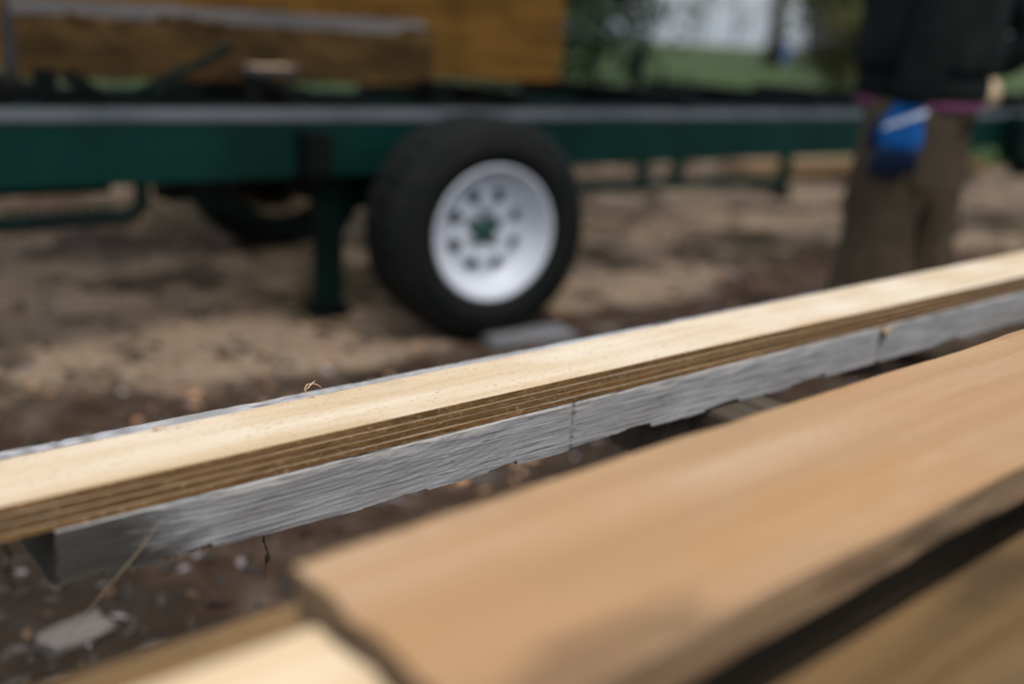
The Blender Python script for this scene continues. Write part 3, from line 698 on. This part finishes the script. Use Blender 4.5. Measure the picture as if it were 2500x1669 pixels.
    for x in (-1, 1):
        f = MB(); f.tube([(x*.033, .100, 1.625), (x*.033, .106, 1.625), (x*.033, .109, 1.625)], [.012, .009, .003], 10); f.build('eye', M['black'], r)
        f = MB(); f.tube([(x*.082, .02, 1.635), (x*.09, .015, 1.62), (x*.088, .02, 1.60), (x*.08, .025, 1.585)], [.006, .012, .011, .005], 8); f.build('ear', M['skin'], r)
    f = MB(); f.tube([(-.025, .103, 1.565), (0, .11, 1.563), (.025, .103, 1.565)], .005, 6); f.build('mouth', M['shirt'], r)
    f = MB(); f.rings([ell((0, .02, z), a, b, 28, folds=.03) for z, a, b in ((1.645, .094, .106), (1.69, .095, .108), (1.74, .083, .094), (1.775, .05, .058), (1.787, .012, .014))], cap=(False, True)); f.build('cap', M['jacket'], r)
person()

# ------------------------------------------------------------------ trees
def tree(name, label, loc, H, trunk_r, crown, n_limb, n_leaf, leaf, leafm, barkm, seed, group=None, cat='tree', lean=(0, 0), conifer=False, twigs=False, base_z=None):
    rnd = random.Random(seed); loc = Vector(loc); loc.z = ground_h(loc.x, loc.y) - .05
    r = empty(name, loc); tag(r, label, cat, group)
    z0, rad, rz_ = crown          # crown start height, radius, ...
    t = MB(); top = Vector((lean[0] * H, lean[1] * H, H))
    pts = [top * q + Vector((.02 * H * fbm((q * 3, seed, 1)), .02 * H * fbm((q * 3, seed, 5)), 0)) for q in [i / 8 for i in range(9)]]
    t.tube(pts, [trunk_r * (1.25 if i == 0 else 1 - .85 * i / 8) for i in range(9)], 12)
    tips = []
    for i in range(n_limb):
        q = (z0 / H) + (1 - z0 / H) * (i + rnd.random()) / n_limb * .96; p = top * q
        a = rnd.random() * 6.283; k = (1 - q) ** .7 if conifer else math.sin(math.pi * min(1, max(.12, (q - z0 / H) / (1 - z0 / H) * .85 + .15)))
        ln = rad * k * rnd.uniform(.7, 1.15); up = -.15 if conifer else rnd.uniform(.1, .7)
        d = Vector((math.cos(a), math.sin(a), up)).normalized() * ln
        mid = p + d * .5 + Vector((0, 0, .06 * ln)); e_ = p + d - Vector((0, 0, .12 * ln if conifer else 0))
        t.tube([p, mid, e_], [trunk_r * .32, trunk_r * .18, trunk_r * .05], 6)
        for s in range(9): f_ = .25 + .75 * s / 8; tips.append(((p.lerp(mid, f_ * 2) if f_ < .5 else mid.lerp(e_, f_ * 2 - 1)), ln))
        if twigs:
            for s in range(7):
                b0 = p.lerp(e_, rnd.uniform(.3, 1)); dd = Vector((rnd.gauss(0, 1), rnd.gauss(0, 1), rnd.gauss(.5, .8))).normalized() * ln * .45
                t.tube([b0, b0 + dd * .5, b0 + dd], [trunk_r * .1, trunk_r * .06, trunk_r * .02], 4)
    t.build('trunk', barkm, r)
    c = MB()
    for i in range(n_leaf):
        p, ln = rnd.choice(tips); sp = .16 * ln + leaf
        p = p + Vector((rnd.gauss(0, sp), rnd.gauss(0, sp), rnd.gauss(0, sp * .7)))
        a = Vector((rnd.gauss(0, 1), rnd.gauss(0, 1), rnd.gauss(0, 1))).normalized(); b = a.orthogonal().normalized(); s = leaf * rnd.uniform(.6, 1.3)
        if twigs: b = b * .12
        c.add([p - a*s, p - b*s*.5, p + a*s, p + b*s*.5], [(0, 1, 2, 3)])
    if n_leaf: c.build('crown', leafm, r)
    return r
tree('conifer_tree', 'dark green conifer growing on the lawn right behind the ochre log', (.35, 14.8, 0), 7.5, .13, (.75, 1.75, 0), 70, 9000, .11, M['conifer'], M['bark'], 3, conifer=True)
tree('leafy_tree', 'green tree with drooping branches behind the dark conifer', (1.3, 20.5, 0), 6.5, .10, (1.55, 2.0, 0), 34, 4200, .12, M['leaf'], M['bark'], 9)
tree('shade_tree', 'thick leaning trunk of a tree standing far out on the lawn', (11.0, 47.0, 0), 11, .40, (3.5, 4.2, 0), 26, 4500, .28, M['olive'], M['bark'], 5, lean=(.03, 0))
tree('shrub', 'dark olive shrub on the lawn left of the person', (7.6, 24.5, 0), 3.6, .06, (.35, 1.6, 0), 40, 6000, .11, M['olive'], M['bark'], 12, cat='shrub')
tree('shrub', 'green shrub half hidden behind the person', (9.6, 26.5, 0), 4.2, .07, (.3, 1.9, 0), 40, 6000, .12, M['leaf'], M['bark'], 17, cat='shrub')
labs = ['bare grey tree far off beyond the road, %s' % w for w in ('leftmost of the row', 'second from the left', 'third from the left', 'fourth from the left', 'fifth from the left', 'sixth from the left', 'seventh from the left', 'eighth from the left', 'ninth from the left', 'tenth from the left', 'second from the right', 'rightmost of the row')]
for i in range(12):
    x = 2 + i * 3.5 + random.uniform(-1.2, 1.2); y = 118 + random.uniform(0, 26)
    tree('bare_tree', labs[i], (x, y, 0), random.uniform(7, 11), .22, (1.2, random.uniform(3.0, 4.2), 0), 14, 320, .5, M['twig'], M['bark_grey'], 30 + i, 'bare trees beyond the road', twigs=True)
# blue barrel by the far tree
b = MB(); pr = [(.0, .0), (.26, .0), (.28, .03), (.29, .25), (.305, .28), (.29, .31), (.29, .58), (.305, .61), (.29, .64), (.28, .86), (.25, .88), (.0, .87)]
seg = 32; vs_ = [(r * math.cos(6.28319 * k / seg), r * math.sin(6.28319 * k / seg), z) for k in range(seg) for r, z in pr]; n_ = len(pr)
b.add(vs_, [(k*n_ + i, ((k+1) % seg)*n_ + i, ((k+1) % seg)*n_ + i + 1, k*n_ + i + 1) for k in range(seg) for i in range(n_ - 1)], 0, True)
bp = Vector((13.6, 55.5, 0)); bp.z = ground_h(bp.x, bp.y) + .03
tag(b.build('barrel', M['blue_plastic'], None, 0, bp), 'blue plastic barrel on the lawn beside the leaning tree trunk', 'barrel')

# ------------------------------------------------------------------ ground clutter
def scrap(name, mat, L, W, Tk, xy, rz, label, cat, seed, tilt=(0, 0)):
    o = timber(name, (mat, mat, mat), L, W, Tk, (xy[0], xy[1], ground_h(*xy) + (.004 if Tk < .03 else -.012)), rz, .01, .008, seed, .004, end_rough=.02)
    o.rotation_euler = (tilt[0], tilt[1], rz); return tag(o, label, cat)
scrap('wood_scrap', M['scrap_grey'], .30, .13, .028, (-.06, 3.03), .42, 'flat grey wood scrap on the dirt in front of the white wheel', 'scrap', 2.)
scrap('wood_scrap', M['scrap_pale'], .10, .05, .032, (-.675, 1.30), .9, 'pale wood offcut on the dirt in the lower left corner', 'scrap', 4., (.15, 0))
scrap('bark_slab', M['old_timber_and_gap_shade'], .55, .10, .035, (1.33, 6.15), .2, 'dark bark slab on the ground behind the trailer', 'bark', 6.)
def scatter(name, mat, n, area, size, label, cat, seed, thick=.08, flat=.25, long=1.6):
    rnd = random.Random(seed); mb = MB()
    for i in range(n):
        x, y = area(rnd); s = size * (.35 + 1.3 * rnd.random() ** 2); a = rnd.random() * 6.283
        z = ground_h(x, y) + s * .12
        ux = Vector((math.cos(a), math.sin(a), rnd.gauss(0, flat))).normalized(); uy = ux.cross(Vector((rnd.gauss(0, .3), rnd.gauss(0, .3), 1))).normalized(); uz = ux.cross(uy)
        if uz.z < 0: uz = -uz
        c = Vector((x, y, z)); l = s * long * .5; w = s * .4; k = s * thick
        pts = [c - ux*l, c - uy*w*rnd.uniform(.6, 1.2) + uz*k, c + ux*l, c + uy*w*rnd.uniform(.6, 1.2) + uz*k*.6, c - uz*k]
        mb.add(pts, [(0,1,3),(1,2,3),(0,4,1),(1,4,2),(2,4,3),(3,4,0)])
    return tag(mb.build(name, mat), label, cat, kind='stuff')
def near(r): y = .9 + 2.6 * r.random() ** 1.3; return ((r.random() - .6) * (1.3 + y * 1.1), y)
def wide(r): y = 2.0 + 6.5 * r.random() ** 1.4; return ((r.random() - .5) * (1.2 + y * 1.3), y)
scatter('leaf_litter', M['litter'], 1700, near, .012, 'small orange-brown leaves and bark bits scattered on the dirt', 'litter', 1)
scatter('pale_chips', M['litter_pale'], 420, near, .022, 'pale greyish wood chips scattered over the near dirt', 'chips', 2)
scatter('dark_bits', M['litter_dark'], 2400, near, .024, 'dark bark crumbs scattered over the near dirt', 'litter', 3)
scatter('yard_chips', M['shaving_red'], 2500, wide, .018, 'tan sawdust chips strewn round the trailer', 'chips', 4)
scatter('yard_clods', M['litter_dark'], 700, wide, .03, 'dark clods and bark strewn round the trailer', 'litter', 5, .3)
# shavings, dust and threads on the lumber
def curl(name, pts, r, mat, label, cat='shaving'):
    mb = MB(pts[0]); mb.tube(pts, r, 6, ry=[q * .35 for q in r]); o = mb.build(name, mat); o.location = pts[0]; return tag(o, label, cat)
c0 = SV(.262, .078, ztop)
curl('wood_shaving', [c0 + uv*a + vv*b_ + Vector((0, 0, z)) for a, b_, z in ((.004, -.002, .0005), (-.002, 0, .004), (-.004, .001, .008), (-.001, .002, .0115), (.004, .002, .0115), (.009, .002, .0095), (.0125, .001, .0065))], [.0009, .0012, .0011, .0013, .0011, .001, .0004], M['shaving'], 'curled pale shaving standing on the far edge of the top board')
c1 = SV(.262, .078, ztop)
curl('wood_shaving', [c1 + uv*a + vv*b_ + Vector((0, 0, z)) for a, b_, z in ((-.004, .001, .0068), (-.001, .0, .009), (.003, 0, .0128), (.006, 0, .0142))], [.0006, .001, .0009, .0003], M['shaving'], 'thin splinter crossing the curled shaving on the top board')
c2 = SV(.125, .072, ztop)
curl('wood_shaving', [c2 + uv*a + Vector((0, 0, z)) for a, z in ((0, .0004), (.003, .003), (.007, .0035), (.010, .0008))], [.0008, .0012, .001, .0004], M['shaving_red'], 'small reddish curl on the far edge of the top board near its left')
p0 = SV(.105, .0, .606); p1 = SV(.030, -.015, .545)
mb = MB(p0); mb.tube([p0, p0.lerp(p1, .3) + Vector((.001, -.001, 0)), p0.lerp(p1, .62), p1], [.0003, .0007, .0005, .0002], 6); mb.tube([p0.lerp(p1, .4), p0.lerp(p1, .47) + uv * .008, p0.lerp(p1, .55) + uv * .016 + Vector((0, 0, -.002))], [.0004, .0003, .0002], 6)
o = mb.build('straw_stem', M['straw']); o.location = p0; tag(o, 'dry straw stem hanging against the dark end of the grey plank', 'straw')
def thread(s, v, z, L, label, seed):
    rnd = random.Random(seed); p = SV(s, v, z); mb = MB(p); pts = []; rad = []
    for i in range(26):
        q = i / 25; pts.append(p + uv * (.0016 * math.sin(q * 9 + seed) ) + Vector((0, 0, -L * q))); rad.append(max(.00025, (.0005 if q < .6 else .0002) + abs(rnd.gauss(0, .0004)) + (.0016 if .55 < q < .68 else 0)))
    mb.tube(pts, rad, 6); o = mb.build('cobweb_thread', M['moss']); o.location = p; tag(o, label, 'cobweb')
thread(.188, .012, .569, .045, 'mossy cobweb thread hanging from the lower edge of the grey plank', 3)
thread(.004, .012, .610, .032, 'short dark cobweb thread hanging left of the grey plank end', 5)
# clump of moss under the plank edge
mb = MB(); rnd = random.Random(4)
for i in range(420):
    s = rnd.gauss(.135, .022); p = SV(s, .004 + rnd.random() * .01, .574 - .04 * abs(s - .135) + rnd.gauss(0, .0016)); d = Vector((rnd.gauss(0, 1), rnd.gauss(0, 1), rnd.gauss(0, 1))).normalized() * .0022
    mb.add([p - d, p + d.orthogonal() * .5, p + d], [(0, 1, 2)])
tag(mb.build('moss_clump', M['moss']), 'dark moss clump under the lower edge of the grey plank', 'moss', kind='stuff')
# sawdust
rnd = random.Random(11); mb = MB(); mb2 = MB()
def grain(m_, p, s):
    d = Vector((rnd.gauss(0, 1), rnd.gauss(0, 1), rnd.gauss(0, .5))).normalized() * s; q = d.orthogonal().normalized() * s * .45; w = d.cross(q).normalized() * s * .3
    m_.add([p - d, p + q, p + d, p - q, p + w], [(0,1,4),(1,2,4),(2,3,4),(3,0,4),(3,2,1,0)])
for i in range(2600):
    s = rnd.uniform(-.1, 1.5); far = rnd.random() < .45; wd = .068 + .045 * (s + .62) / 3.6
    v = (wd - abs(rnd.gauss(0, .004))) if far else rnd.uniform(.001, wd)
    grain(mb, SV(s, v, ztop + .0002), rnd.uniform(.0003, .0010 if far else .0007))
for i in range(2200):          # fuzz on the sawn edges
    s = rnd.uniform(.1, 1.1); k = rnd.choice((0, 1, 2, 3)); grain(mb, SV(s, rnd.uniform(-.0022, -.0006), .6185 + k * .0061 + abs(rnd.gauss(0, .0006))), rnd.uniform(.0002, .0006))
for i in range(3500):          # on the near plank
    s = rnd.uniform(.2, 1.4); v = rnd.uniform(-.40, -.292); grain(mb, SV(s, v, .7204), rnd.uniform(.0003, .0007))
tag(mb.build('sawdust_grains', M['shaving']), 'fine pale sawdust lying on the boards', 'sawdust', kind='stuff')
